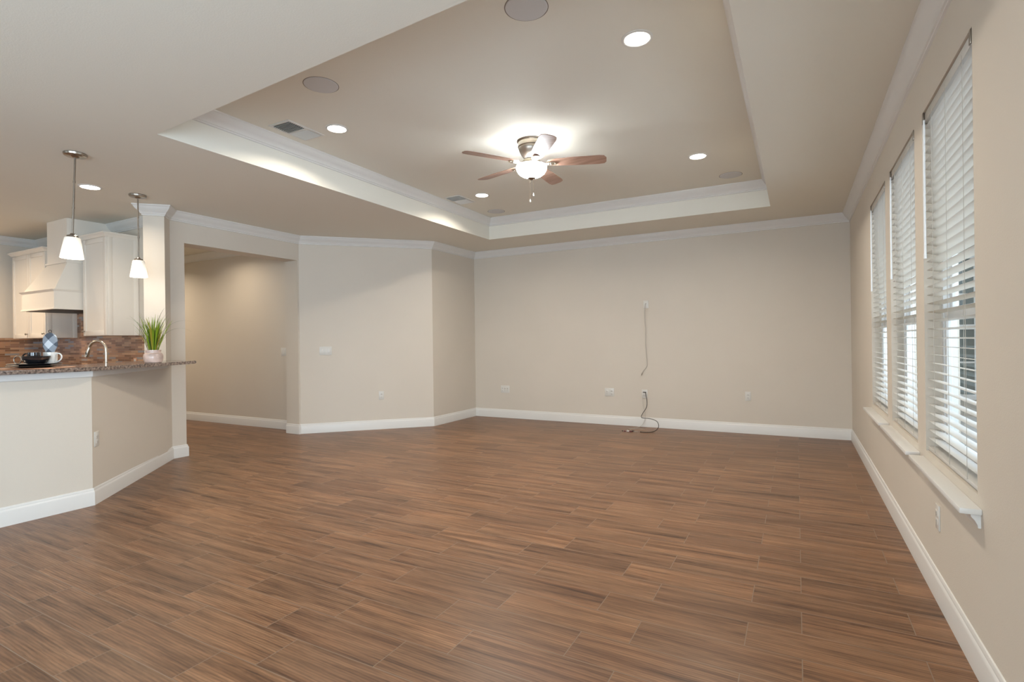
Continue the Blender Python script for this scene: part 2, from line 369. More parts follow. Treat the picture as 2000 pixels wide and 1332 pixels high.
struct('wall_column', b, M['wall'], 'full-height wall end standing at the end of the bar', 'wall')
b = B(); add_box(b, XK-0.2, -6.39, YK, YK+0.10, 0, H)
struct('wall_kitchen', b, M['wall'], 'kitchen wall behind the range hood and cabinets', 'wall')
b = B(); add_box(b, XK-0.2, XK, YREAR-0.3, YK, 0, H)
struct('wall_kitchen_left', b, M['wall'], 'far left kitchen wall', 'wall')
b = B(); add_box(b, -10.8, XD-0.25, YH, YH+0.15, 0, H); add_box(b, -10.8, -10.6, YK, YH, 0, H)
struct('wall_hall', b, M['wall'], 'hallway wall seen through the doorway opening', 'wall')
RX0, RX1 = -3.6, -0.2
b = B()
add_box(b, XK-0.2, -8.2, YREAR-0.25, YREAR, 0, H); add_box(b, -8.2, -6.2, YREAR-0.25, YREAR, 0, 1.0); add_box(b, -8.2, -6.2, YREAR-0.25, YREAR, 2.2, H)
add_box(b, -6.2, RX0, YREAR-0.25, YREAR, 0, H); add_box(b, RX0, RX1, YREAR-0.25, YREAR, 2.35, H); add_box(b, RX1, XR, YREAR-0.25, YREAR, 0, H)
struct('wall_rear', b, M['wall'], 'rear wall behind the camera with glazed openings added for fill light', 'wall')
# half wall under the bar, two runs
def off(p, q, d):   # point p shifted by d to the left of the direction p->q
    v = Vector((q[0]-p[0], q[1]-p[1])).normalized(); return (p[0]-v.y*d, p[1]+v.x*d)
T = 0.198
k1 = off(BC, DR, T); bd = Vector((DR[0]-BC[0], DR[1]-BC[1])).normalized()
xin = BC[0]-T; t = (xin-k1[0])/bd.x; KIN = (xin, k1[1]+bd.y*t)
BARZ = 1.06
b = B(); add_prism(b, [(BC[0], -1.2), BC, KIN, (xin, -1.2)], 0, BARZ)
struct('wall_bar_side', b, M['wall'], 'low half wall under the bar, straight run at the left edge', 'wall')
b = B(); add_prism(b, [BC, DR, off(DR, BC, -T), KIN], 0, BARZ)
struct('wall_bar_angled', b, M['wall'], 'low half wall under the bar, angled run with an outlet', 'wall')

# ------------------------------------------------------------------ swept mouldings
def miter_run(path, closed=False):
    """offset directions at each path point (interior on the left of travel)"""
    n = len(path); res = []
    for i in range(n):
        pv = path[i-1] if (i > 0 or closed) else None; nx = path[(i+1) % n] if (i < n-1 or closed) else None
        p = Vector(path[i]); N = []
        if pv is not None: d = (p-Vector(pv)).normalized(); N.append(Vector((-d.y, d.x)))
        if nx is not None: d = (Vector(nx)-p).normalized(); N.append(Vector((-d.y, d.x)))
        if len(N) == 1: res.append(N[0])
        else:
            m = (N[0]+N[1]).normalized(); res.append(m/max(0.3, m.dot(N[0])))
    return res
def sweep_segments(path, prof, namer, m, closed=False, zbase=0):
    offs = miter_run(path, closed); n = len(path); out = []
    for i in range(n if closed else n-1):
        j = (i+1) % n; nm = namer(i)
        if nm is None: continue
        bm = B(); ra = []; rb = []
        for d, z in prof:
            a = Vector(path[i])+offs[i]*d; c = Vector(path[j])+offs[j]*d
            ra.append(bm.verts.new((a.x, a.y, zbase+z))); rb.append(bm.verts.new((c.x, c.y, zbase+z)))
        k = len(prof)
        for q in range(k): bm.faces.new((ra[q], ra[(q+1) % k], rb[(q+1) % k], rb[q]))
        bm.faces.new(ra[::-1]); bm.faces.new(rb)
        name, label = nm
        out.append(struct(name, bm, m, label, 'baseboard' if name.startswith('base') else 'crown moulding'))
    return out
CROWN = [(0.0, 0.0), (0.078, 0.0), (0.078, -0.010), (0.070, -0.016), (0.066, -0.026), (0.058, -0.040), (0.044, -0.056), (0.030, -0.068), (0.022, -0.080), (0.018, -0.090), (0.010, -0.094), (0.010, -0.104), (0.0, -0.108)]
BASE = [(0.0, 0.0), (0.016, 0.0), (0.016, 0.100), (0.013, 0.110), (0.009, 0.116), (0.009, 0.124), (0.005, 0.133), (0.0, 0.135)]
peri = [(XR, YREAR), (XR, YB), (XL, YB), C3, C4, DS, DR, DL, DK, (XK, YK), (XK, YREAR)]
cl = ['right wall', 'back wall', 'short left wall', 'angled switch wall', 'doorway wall', 'thin angled face beside the column', 'column front', 'kitchen side of the column', 'kitchen cabinet wall', 'far left kitchen wall', 'rear wall']
sweep_segments(peri, CROWN, lambda i: ('trim_%d' % (i+1), 'white crown moulding along the top of the '+cl[i]), M['trim'], True, H)
tray = [(-0.245, 1.89), (-0.245, 6.67), (-3.95, 6.67), (-3.95, 2.10)]
tl = ['right side of the ceiling tray', 'far side of the ceiling tray', 'left side of the ceiling tray', 'near side of the ceiling tray']
sweep_segments(tray, CROWN, lambda i: ('trim_%d' % (i+12), 'white crown moulding inside the '+tl[i]), M['trim'], True, HT)
bl = {0: ('baseboard_right', 'white baseboard along the right window wall'), 1: ('baseboard_back', 'white baseboard along the back wall'),
      2: ('baseboard_left', 'white baseboard on the short wall left of the back corner'), 3: ('baseboard_diagonal', 'white baseboard below the angled switch wall'),
      4: ('baseboard_pier', 'white baseboard at the right foot of the doorway'), 5: ('baseboard_jamb', 'white baseboard wrapping into the doorway opening')}
sweep_segments([(XR, -0.3), (XR, YB), (XL, YB), C3, C4, (XD, 5.032), (XD-0.25, 5.032)], BASE, lambda i: bl[i], M['trim'])
sweep_segments([(XD-0.25, 5.032), (XD-0.25, YH), (-10.6, YH)], BASE, lambda i: None if i == 0 else ('baseboard_hall', 'white baseboard of the hallway seen through the doorway'), M['trim'])
sweep_segments([(XD-0.25, YH), (-10.6, YH)], CROWN, lambda i: ('trim_16', 'white crown moulding in the hallway beyond the doorway'), M['trim'], False, H)
bb = {0: ('baseboard_jamb_left', 'white baseboard returning into the doorway beside the bar'), 1: ('baseboard_bar_end', 'white baseboard at the foot of the wall end beside the doorway'),
      2: ('baseboard_bar_angled', 'white baseboard under the angled run of the bar'), 3: ('baseboard_bar_side', 'white baseboard under the straight bar run at left')}
sweep_segments([(XD-0.20, JY), (XD, JY), DS, BC, (BC[0], -1.2)], BASE, lambda i: bb[i], M['trim'])
# narrow support trim under the bar top
STR = [(0.0, 0.0), (0.012, 0.0), (0.012, -0.045), (0.004, -0.052), (0.0, -0.052)]
sweep_segments([DR, BC, (BC[0], -1.2)], STR, lambda i: ('trim_%d' % (17+i), 'thin white trim strip under the bar top, '+('angled run' if i == 0 else 'straight run')), M['trim'], False, BARZ)

# ------------------------------------------------------------------ windows with sills, blinds
wl = ['farthest of the three windows, beside the back corner', 'middle one of the three windows in the right wall', 'nearest and largest-looking window in the right wall']
bll = ['white slatted blind in the farthest right-wall window, beside the back corner', 'white slatted blind in the middle window of the right wall', 'white slatted blind in the nearest window, at the right edge of the photo']
for wi, (y0, y1) in enumerate(WINY):
    w = thing('window_%d' % (wi+1), 'white-framed sash window, '+wl[wi], 'window', (XR, (y0+y1)/2, WZ0), kind='structure')
    hw = (y1-y0)/2; hh = WZ1-WZ0
    b = B(); x0, x1 = 0.070, 0.125
    add_box(b, x0, x1, -hw, -hw+0.035, 0, hh); add_box(b, x0, x1, hw-0.035, hw, 0, hh); add_box(b, x0, x1, -hw+0.035, hw-0.035, 0, 0.035); add_box(b, x0, x1, -hw+0.035, hw-0.035, hh-0.035, hh)
    obj('window_frame', b, M['vinyl'], w)
    mz = 0.70
    for nm, xa, xb, za, zb in (('lower_sash', 0.074, 0.096, 0.035, mz+0.025), ('upper_sash', 0.098, 0.120, mz-0.025, hh-0.035)):
        b = B(); a = -hw+0.035; c = hw-0.035
        add_box(b, xa, xb, a, a+0.04, za, zb, 0.003); add_box(b, xa, xb, c-0.04, c, za, zb, 0.003)
        add_box(b, xa, xb, a+0.04, c-0.04, za, za+0.05, 0.003); add_box(b, xa, xb, a+0.04, c-0.04, zb-0.05, zb, 0.003)
        sa = obj(nm, b, M['vinyl'], w)
        b = B(); xm = (xa+xb)/2; b.faces.new([b.verts.new(v) for v in ((xm, a+0.038, za+0.048), (xm, a+0.038, zb-0.048), (xm, c-0.038, zb-0.048), (xm, c-0.038, za+0.048))]); obj('glass_pane', b, M['glass'], sa)
    b = B(); # stool board with horns, cove moulding under it
    zt = 0.622-WZ0
    add_box(b, -0.066, 0.0, -hw-0.055, hw+0.055, zt-0.022, zt, 0.004)
    sill = obj('window_sill', b, M['trim'], w)
    b = B(); pr = [(0, 0), (-0.030, 0), (-0.028, -0.012), (-0.018, -0.024), (-0.010, -0.040), (-0.008, -0.052), (0, -0.052)]
    L0 = [b.verts.new((x, -hw-0.035, zt-0.022+z)) for x, z in pr]; L1 = [b.verts.new((x, hw+0.035, zt-0.022+z)) for x, z in pr]
    for k in range(len(pr)): b.faces.new((L0[k], L0[(k+1) % len(pr)], L1[(k+1) % len(pr)], L1[k]))
    b.faces.new(L0[::-1]); b.faces.new(L1); obj('apron_moulding', b, M['trim'], sill)
    # blind, hung inside the reveal flush with the wall face
    bl_ = thing('window_blind', bll[wi], 'window blind', (XR+0.034, (y0+y1)/2, WZ0), group='slatted blinds in the right wall windows')
    g = 0.008; xs = 0.026
    b = B(); add_box(b, -0.027, 0.027, -hw+g, hw-g, hh-0.05, hh-0.004, 0.003); obj('headrail', b, M['slat'], bl_)
    b = B(); n = 38; zb = 0.045; pitch = (hh-0.06-zb)/n
    for k in range(n):
        z = zb+pitch*(k+0.5); tl_ = radians(4+(k/n)*14)
        # each slat slightly crowned, tilted so that its room edge is the higher one
        prof = [(-xs, 0), (-xs*0.4, 0.0022), (xs*0.4, 0.0022), (xs, 0), (xs*0.4, -0.0006), (-xs*0.4, -0.0006)]
        pts = [(x*cos(tl_)+q*sin(tl_), -x*sin(tl_)+q*cos(tl_)) for x, q in prof]
        j = random.uniform(-0.003, 0.003)
        A0 = [b.verts.new((x, -hw+g+0.002+j, z+q)) for x, q in pts]; A1 = [b.verts.new((x, hw-g-0.002+j, z+q)) for x, q in pts]
        for i in range(6): b.faces.new((A0[i], A0[(i+1) % 6], A1[(i+1) % 6], A1[i]))
        b.faces.new(A0[::-1]); b.faces.new(A1)
    obj('slats', b, M['slat'], bl_)
    b = B(); add_box(b, -0.026, 0.026, -hw+g, hw-g, 0.006, 0.024, 0.003); obj('bottom_rail', b, M['slat'], bl_)
    b = B()
    for yy in (-hw*0.62, 0.0, hw*0.62):
        for xx in (-xs-0.001, xs+0.001): add_box(b, xx-0.0008, xx+0.0008, yy-0.0012, yy+0.0012, 0.02, hh-0.03)
    obj('ladder_cords', b, M['cable_white'], bl_)
    b = B(); add_tube(b, [(-0.034, hw-0.05, hh-0.045), (-0.036, hw-0.05, hh-0.30), (-0.036, hw-0.05, hh-0.72)], 0.0045, 6, 0.0052); add_tube(b, [(-0.036, hw-0.05, hh-0.72), (-0.036, hw-0.05, hh-0.745)], 0.0065, 6)
    obj('tilt_wand', b, M['vinyl'], bl_)
    for sy in (-1, 1):
        b = B(); yy = sy*(hw-0.012)
        add_box(b, -0.036, -0.030, yy-0.022 if sy > 0 else yy, yy if sy > 0 else yy+0.022, hh-0.055, hh-0.001, 0.001)
        add_box(b, -0.034, 0.02, yy-0.002, yy+0.002, hh-0.055, hh-0.001)
        obj('mounting_bracket', b, M['nickel'], bl_)

# unseen glazed openings, added so that fill light can enter the room
def added_glazing(nm, label, x0, x1, z0, z1, n):
    w = thing(nm, label, 'window', ((x0+x1)/2, YREAR-0.12, z0), kind='structure'); hw = (x1-x0)/2; hh = z1-z0
    b = B(); add_box(b, -hw, -hw+0.05, -0.04, 0.04, 0, hh); add_box(b, hw-0.05, hw, -0.04, 0.04, 0, hh); add_box(b, -hw+0.05, hw-0.05, -0.04, 0.04, 0, 0.05); add_box(b, -hw+0.05, hw-0.05, -0.04, 0.04, hh-0.05, hh)
    for k in range(1, n): x = -hw+2*hw*k/n; add_box(b, x-0.03, x+0.03, -0.035, 0.035, 0.05, hh-0.05)
    obj('window_frame', b, M['vinyl'], w)
    b = B(); b.faces.new([b.verts.new(v) for v in ((-hw+0.04, 0, 0.04), (hw-0.04, 0, 0.04), (hw-0.04, 0, hh-0.04), (-hw+0.04, 0, hh-0.04))]); obj('glass_pane', b, M['glass'], w)
added_glazing('window_4', 'unseen wide glazing in the rear wall, added to light the room', RX0, RX1, 0.0, 2.35, 3)
added_glazing('window_6', 'unseen glazed door added to the right wall behind the camera for fill light', -1.3, 1.3, 0.0, 2.35, 2)
w6 = bpy.data.objects['window_6']; w6.location = (XR+0.12, -1.6, 0); w6.rotation_euler = (0, 0, pi/2)
added_glazing('window_5', 'unseen kitchen glazing added to the rear wall for fill light', -8.2, -6.2, 1.0, 2.2, 2)

# ------------------------------------------------------------------ outlets, switches
def plate(name, label, cat, loc, rotz, kinds, gw=0.046, h=0.118, group=None):
    """local -Y points into the room"""
    t = thing(name, label, cat, loc, rotz, group); n = len(kinds); wdt = 0.07+gw*(n-1)
    b = B(); add_box(b, -wdt/2, wdt/2, -0.006, 0.0, -h/2, h/2, 0.002); obj('cover_plate', b, M['plastic'], t)
    for i, k in enumerate(kinds):
        x = (i-(n-1)/2)*gw; b = B()
        if k == 'outlet':
            for s in (-1, 1): add_box(b, x-0.017, x+0.017, -0.0085, -0.005, s*0.020-0.014, s*0.020+0.014, 0.001)
            o = obj('receptacle', b, M['plastic'], t)
            for s in (-1, 1):
                for e in (-1, 1): b = B(); add_box(b, x+e*0.006-0.001, x+e*0.006+0.001, -0.0088, -0.008, s*0.020-0.003, s*0.020+0.007); obj('slot', b, M['plastic_dark'], o)
                b = B(); add_box(b, x-0.002, x+0.002, -0.0088, -0.008, s*0.020-0.010, s*0.020-0.006); obj('ground_hole', b, M['plastic_dark'], o)
        elif k == 'switch':
            add_box(b, x-0.0165, x+0.0165, -0.009, -0.005, -0.033, 0.033, 0.0015); obj('rocker', b, M['plastic'], t)
        elif k == 'jack':
            add_box(b, x-0.0165, x+0.0165, -0.008, -0.005, -0.033, 0.033, 0.001); o = obj('jack_insert', b, M['plastic'], t)
            b = B(); add_lathe(b, [(0.0, 0.0), (0.005, 0.0), (0.005, 0.008), (0.003, 0.008), (0.0, 0.008)], 12, mtx=Matrix.Translation((x, -0.008, 0.012)) @ Matrix.Rotation(radians(90), 4, 'X')); obj('coax_socket', b, M['nickel'], o)
    return t
plate('wall_outlet', 'three-gang white outlet plate low on the back wall near the left corner', 'outlet', (-4.20, YB, 0.465), 0, ['outlet', 'jack', 'jack'])
plate('wall_outlet', 'wide white plate with jack and outlet left of the black cord on the back wall', 'outlet', (-2.44, YB, 0.478), 0, ['jack', 'outlet'], gw=0.07)
plate('wall_outlet', 'single white outlet low on the back wall toward the right corner', 'outlet', (-0.568, YB, 0.487), 0, ['outlet'])
plate('wall_outlet', 'small white television jack plate high in the middle of the back wall', 'outlet', (-1.885, YB, 1.745), 0, ['jack'], h=0.11)
d45 = math.atan2(C3[1]-C4[1], C3[0]-C4[0])
plate('light_switch', 'three-gang white rocker switch on the angled wall', 'light switch', (-5.836, 5.299, 1.147), d45, ['switch']*3)
plate('wall_outlet', 'white outlet low on the angled wall below and right of the switches', 'outlet', (-5.303, 5.832, 0.489), d45, ['outlet'])
plate('light_switch', 'two-gang white switch on the hallway wall, half hidden by the doorway edge', 'light switch', (-6.62, YH, 1.136), 0, ['switch']*2)
plate('wall_outlet', 'white outlet on the right wall below the nearest window', 'outlet', (XR, 3.146, 0.392), -pi/2, ['outlet'])
do = math.atan2(BC[1]-DR[1], BC[0]-DR[0])
pv = Vector((DR[0]-BC[0], DR[1]-BC[1])).normalized()*0.062
plate('wall_outlet', 'white outlet on the half wall under the bar, beside its corner', 'outlet', (BC[0]+pv.x, BC[1]+pv.y, 0.512), do+pi, ['outlet'])

# media plate with pass-through hood, the black cord, the RCA leads and the hanging pale cable
t = thing('media_plate', 'white cable pass-through plate that the black cord leaves on the back wall', 'wall plate', (-1.92, YB, 0.470))
b = B(); add_box(b, -0.042, 0.042, -0.006, 0, -0.062, 0.062, 0.002); obj('cover_plate', b, M['plastic'], t)
b = B(); add_prism(b, [(-0.026, -0.006), (0.026, -0.006), (0.020, -0.026), (-0.020, -0.026)], -0.012, 0.020); obj('cable_hood', b, M['plastic'], t)
b = B(); add_box(b, -0.020, 0.024, -0.034, -0.006, 0.020, 0.030, 0.002); obj('plug', b, M['cord'], t)
t = thing('power_cord', 'black cord hanging from the back wall plate and looping onto the floor', 'cord', (0, 0, 0))
cp = [(-1.900, 7.500, 0.492), (-1.885, 7.470, 0.45), (-1.872, 7.470, 0.38), (-1.880, 7.475, 0.29), (-1.935, 7.475, 0.20), (-1.955, 7.470, 0.150), (-1.92, 7.44, 0.138), (-1.80, 7.36, 0.145), (-1.70, 7.30, 0.125), (-1.655, 7.22, 0.075), (-1.675, 7.16, 0.026), (-1.73, 7.10, 0.006), (-1.80, 7.06, 0.005), (-1.87, 7.07, 0.005)]
b = B(); add_tube(b, smooth_pts(cp, 6), 0.0042, 8); obj('cable', b, M['cord'], t)
t = thing('audio_cable', 'thin pale and dark audio leads with plugs lying by the baseboard', 'cable', (0, 0, 0))
b = B(); add_tube(b, smooth_pts([(-1.945, 7.505, 0.435), (-1.93, 7.49, 0.30), (-1.90, 7.48, 0.18), (-1.91, 7.46, 0.09), (-1.96, 7.42, 0.02), (-2.04, 7.30, 0.004), (-2.08, 7.18, 0.004), (-2.02, 7.10, 0.004)], 6), 0.003, 6); obj('cable', b, M['cable_white'], t)
b = B(); add_tube(b, smooth_pts([(-1.87, 7.30, 0.004), (-1.98, 7.30, 0.004), (-2.05, 7.22, 0.004), (-1.98, 7.10, 0.004), (-1.90, 7.06, 0.004)], 6), 0.003, 6); obj('cable', b, M['cable_white'], t)
for k, (x, y, mm) in enumerate([(-2.11, 7.06, 'cord'), (-2.08, 7.04, 'rca_red'), (-2.045, 7.05, 'rca_white'), (-2.01, 7.035, 'rca_red'), (-1.985, 7.07, 'cord')]):
    b = B(); a = 0.4+0.5*k
    add_lathe(b, [(0, 0), (0.0065, 0), (0.0065, 0.028), (0.004, 0.034), (0.004, 0.042), (0, 0.042)], 10, mtx=Matrix.Translation((x, y, 0.007)) @ Matrix.Rotation(a, 4, 'Z') @ Matrix.Rotation(radians(90), 4, 'X'))
    obj('plug', b, M[mm], t)
t = thing('coaxial_cable', 'pale thin cable hanging down the back wall from the television jack', 'cable', (0, 0, 0))
b = B(); add_tube(b, smooth_pts([(-1.892, 7.528, 1.755), (-1.896, 7.520, 1.70), (-1.905, 7.528, 1.55), (-1.890, 7.520, 1.38), (-1.897, 7.530, 1.20), (-1.884, 7.526, 1.02), (-1.876, 7.528, 0.90), (-1.885, 7.526, 0.855), (-1.930, 7.524, 0.80), (-1.95, 7.524, 0.765)], 5), 0.004, 8); obj('cable', b, M['cable_white'], t)
b = B(); add_tube(b, [(-1.95, 7.524, 0.768), (-1.957, 7.524, 0.735)], 0.005, 8); obj('connector', b, M['nickel'], t)

# ------------------------------------------------------------------ ceiling fittings
def downlight(label, x, y, z, power, color, group='round recessed ceiling lights'):
    t = thing('recessed_light', label, 'ceiling light', (x, y, z), group=group)
    b = B(); add_lathe(b, [(0.092, 0.0), (0.092, -0.004), (0.080, -0.008), (0.074, -0.006), (0.074, 0.0)], 40); obj('trim_ring', b, M['trim'], t)
    b = B(); add_lathe(b, [(0.0745, -0.001), (0.0745, -0.0045), (0.05, -0.006), (0, -0.0065)], 40); obj('lens', b, M['lens'], t)
    l = light('recessed_lamp', 'AREA', (x, y, z-0.012), power, color, (0, 0, 0), 0.14, shape='DISK', spread=radians(150))
    return t
KW = (1.0, 0.76, 0.52); WARM = (1.0, 0.84, 0.65); NEU = (1.0, 0.90, 0.77)
for lab, x, y in [('bright recessed light in the tray, nearest the camera', -0.815, 3.13), ('bright recessed light in the tray beside the larger-looking vent', -3.353, 3.194),
                  ('bright recessed light in the tray beside the far vent', -3.37, 5.525), ('bright recessed light at the right of the tray, by the far right speaker', -0.833, 5.44)]:
    downlight(lab, x, y, HT, 16, NEU)
downlight('bright recessed light in the low ceiling between the two pendants', -5.789, 2.481, H, 7, WARM)
downlight('recessed light of the kitchen ceiling, left beyond the frame', -7.6, 0.9, H, 23, KW)
downlight('recessed light over the kitchen range, left beyond the frame', -8.6, 2.0, H, 16, KW)
downlight('recessed light of the hallway ceiling above the lit patch', -7.45, 4.50, H, 7, WARM)

downlight('added fill light deeper in the hallway, hidden behind the doorway wall', -9.4, 4.35, H, 14, WARM)  # unseen lamp added to lift the dim hallway

sp0 = thing('ceiling_speaker', 'round flush speaker at the top edge of the photo, in the tray', 'speaker', (-1.258, 2.546, HT), group='round in-ceiling speakers')
b = B(); add_lathe(b, [(0.0, -0.005), (0.100, -0.005), (0.112, -0.004), (0.1145, 0.0)], 48); obj('grille', b, M['grille'], sp0)
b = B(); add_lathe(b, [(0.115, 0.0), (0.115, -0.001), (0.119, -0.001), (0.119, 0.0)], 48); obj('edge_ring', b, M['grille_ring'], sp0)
dup(sp0, (-2.879, 2.604, HT), 0, 'round flush speaker in the tray, above the nearer vent in the photo')
dup(sp0, (-0.617, 6.256, HT), 0, 'round flush speaker in the far right corner of the tray')
dup(sp0, (-3.626, 6.32, HT), 0, 'round flush speaker in the far left corner of the tray')

def vent(label, x, y):
    t = thing('ceiling_vent', label, 'air vent', (x, y, HT), group='white louvred ceiling vents'); hw, hl = 0.10, 0.165
    b = B()
    for a in ((-hw-0.02, -hw+0.005, -hl-0.02, hl+0.02), (hw-0.005, hw+0.02, -hl-0.02, hl+0.02)): add_box(b, *a, -0.007, 0, 0.0015)
    for a in ((-hw+0.005, hw-0.005, -hl-0.02, -hl+0.005), (-hw+0.005, hw-0.005, hl-0.005, hl+0.02)): add_box(b, *a, -0.007, 0, 0.0015)
    obj('frame', b, M['vent'], t)
    b = B(); add_box(b, -hw, hw, -hl, hl, -0.0012, -0.0004); obj('duct_opening', b, M['duct'], t)
    for bank in (-1, 1):
        b = B(); n = 8
        for k in range(n):
            yc = bank*(0.012+(k+0.5)*(hl-0.018)/n); a = radians(-52)*bank
            add_box(b, -hw+0.004, hw-0.004, -0.0085, 0.0085, -0.0006, 0.0006, mtx=Matrix.Translation((0, yc, -0.0085)) @ Matrix.Rotation(a, 4, 'X'))
        obj('louvers', b, M['vent'], t)
    b = B(); add_box(b, -hw+0.004, hw-0.004, -0.006, 0.006, -0.012, -0.004, 0.001); obj('centre_bar', b, M['vent'], t)
    return t
vent('white louvred vent in the tray beside the left nearer recessed light', -3.665, 3.055)
vent('small-looking louvred vent at the far left of the tray', -3.715, 5.56)

# ------------------------------------------------------------------ ceiling fan
FX, FY = -2.075, 4.262
t = thing('ceiling_fan', 'five-blade flush-mounted ceiling fan with lit glass bowl in the tray', 'ceiling fan', (FX, FY, HT))
b = B(); add_lathe(b, [(0.0, 0), (0.128, 0), (0.130, -0.006), (0.124, -0.014), (0.118, -0.018), (0.118, -0.048), (0.122, -0.054), (0.118, -0.060), (0.0, -0.060)], 48); obj('ceiling_canopy', b, M['nickel'], t)
b = B(); add_lathe(b, [(0.0, -0.058), (0.112, -0.060), (0.114, -0.072), (0.106, -0.095), (0.090, -0.125), (0.072, -0.150), (0.060, -0.168), (0.0, -0.170)], 48); obj('motor_housing', b, M['nickel'], t)
b = B(); add_lathe(b, [(0.0, -0.165), (0.064, -0.167), (0.078, -0.176), (0.084, -0.190), (0.084, -0.206), (0.060, -0.212), (0.0, -0.212)], 48); obj('blade_hub', b, M['nickel_light'], t)
bz = -0.205
for k in range(5):
    a = radians(20.5+72*k); R = Matrix.Rotation(a, 4, 'Z')
    b = B(); # bracket (blade iron)
    add_prism(b, [(0.06, -0.018), (0.13, -0.022), (0.165, -0.036), (0.215, -0.030), (0.235, 0.0), (0.215, 0.030), (0.165, 0.036), (0.13, 0.022), (0.06, 0.018)], bz-0.009, bz-0.003)
    bmesh.ops.transform(b, matrix=R, verts=b.verts); ir = obj('blade_bracket', b, M['nickel_light'], t)
    b = B()
    outl = [(0.15, -0.042), (0.22, -0.056), (0.40, -0.067), (0.60, -0.071), (0.640, -0.064), (0.662, -0.030), (0.664, 0.035), (0.650, 0.062), (0.60, 0.071), (0.40, 0.067), (0.22, 0.056), (0.15, 0.042), (0.135, 0.0)]
    add_prism(b, outl, -0.003, 0.003); bmesh.ops.bevel(b, geom=b.edges[:], offset=0.0012, segments=1, affect='EDGES')
    bmesh.ops.transform(b, matrix=Matrix.Rotation(a, 4, 'Z') @ Matrix.Translation((0, 0, bz+0.004)) @ Matrix.Rotation(radians(-11), 4, 'X'), verts=b.verts)
    bo = obj('blade', b, M['blade'], t)
    for px, py in ((0.175, -0.02), (0.175, 0.02), (0.213, 0.0)):
        b = B(); add_lathe(b, [(0, -0.0125), (0.004, -0.012), (0.006, -0.009), (0.006, -0.0085)], 10, (px, py, bz))
        bmesh.ops.transform(b, matrix=R, verts=b.verts); obj('screw', b, M['nickel'], bo)
b = B(); add_lathe(b, [(0.0, -0.205), (0.05, -0.207), (0.095, -0.212), (0.104, -0.218), (0.104, -0.226), (0.0, -0.228)], 40); obj('light_fitter', b, M['nickel_light'], t)
b = B(); add_lathe(b, [(0.129, -0.222), (0.136, -0.226), (0.138, -0.238), (0.133, -0.262), (0.116, -0.290), (0.086, -0.312), (0.048, -0.326), (0.0, -0.330)], 48); bowl = obj('light_bowl', b, M['bowl_lit'], t)
b = B(); add_lathe(b, [(0.0, -0.328), (0.034, -0.327), (0.036, -0.334), (0.022, -0.342), (0.010, -0.350), (0.0, -0.352)], 24); obj('finial', b, M['nickel'], t)
for (cx0, cy0, ln) in ((-0.012, -0.008, 0.185), (0.014, 0.006, 0.13)):
    b = B(); add_tube(b, [(cx0, cy0, -0.335), (cx0, cy0, -0.335-ln)], 0.0022, 6); ch = obj('pull_chain', b, M['nickel_light'], t)
    b = B(); add_lathe(b, [(0, 0), (0.004, -0.003), (0.0065, -0.016), (0.005, -0.028), (0, -0.031)], 12, (cx0, cy0, -0.335-ln)); obj('pull_knob', b, M['white_ceramic'], ch)
for k in range(4):
    a = pi/4+k*pi/2; light('fan_lamp_up', 'POINT', (FX+0.135*cos(a), FY+0.135*sin(a), HT-0.235), 0.55, (0.74, 0.87, 1.0), size=0.03)

# ------------------------------------------------------------------ pendants
def pendant(label, x, y, tilt):
    t = thing('pendant_light', label, 'pendant light', (x, y, H), group='frosted glass pendants over the bar')
    b = B(); add_lathe(b, [(0.0, 0), (0.074, 0), (0.076, -0.005), (0.072, -0.018), (0.066, -0.022), (0.030, -0.024), (0.018, -0.034), (0.0, -0.036)], 36); obj('ceiling_canopy', b, M['nickel'], t)
    R = Matrix.Rotation(tilt, 4, f_)
    b = B(); add_tube(b, [(0, 0, -0.03), (0, 0, -0.63)], 0.0065, 10)
    for zz in (-0.22, -0.42): add_tube(b, [(0, 0, zz-0.008), (0, 0, zz+0.008)], 0.0085, 10)
    st = obj('stem', b, M['nickel'], t); st.matrix_local = R
    b = B(); add_lathe(b, [(0, -0.615), (0.012, -0.617), (0.020, -0.628), (0.036, -0.634), (0.040, -0.650), (0.0, -0.651)], 28); so = obj('socket_cap', b, M['nickel'], t); so.matrix_local = R
    b = B(); add_lathe(b, [(0.0, -0.648), (0.046, -0.648), (0.051, -0.656), (0.075, -0.808), (0.072, -0.810), (0.048, -0.660)], 36); sh = obj('glass_shade', b, M['shade'], t); sh.matrix_local = R
    v = R @ Vector((0, 0, -0.80))
    light('pendant_lamp', 'POINT', (x+v.x, y+v.y, H-0.84), 2, (1.0, 0.90, 0.78), size=0.05)
    return t
pendant('frosted glass pendant hanging over the bar corner, the larger-looking left one', -4.883, 1.998, radians(2.6))
pendant('frosted glass pendant in front of the column, the right one', -5.714, 2.849, 0)

# ------------------------------------------------------------------ bar top
front = [(-4.80, -1.25), (-4.80, 2.03), (-4.83, 2.11), (-4.90, 2.235), (-5.14, 2.67), (-5.385, 3.13), (-5.42, 3.20), (-5.445, 3.245), (-5.50, 3.275), (-5.58, 3.29), (XD+0.004, 3.352)]
back = [DS, DR, DL, (-6.13, 3.03), (-5.38, 1.90), (-5.38, -1.25)]
b = B(); add_prism(b, front+[(DS[0]+0.004, DS[1]), (DR[0]+0.004, DR[1]-0.002), (DL[0], DL[1]-0.004)]+back[3:], BARZ, BARZ+0.03)
bmesh.ops.bevel(b, geom=[e for e in b.edges if abs(e.verts[0].co.z-e.verts[1].co.z) < 1e-6], offset=0.006, segments=2, affect='EDGES')
tag(obj('bar_countertop', b, M['granite']), 'raised brown granite bar top bending around the kitchen corner', 'countertop')
BT = BARZ+0.03

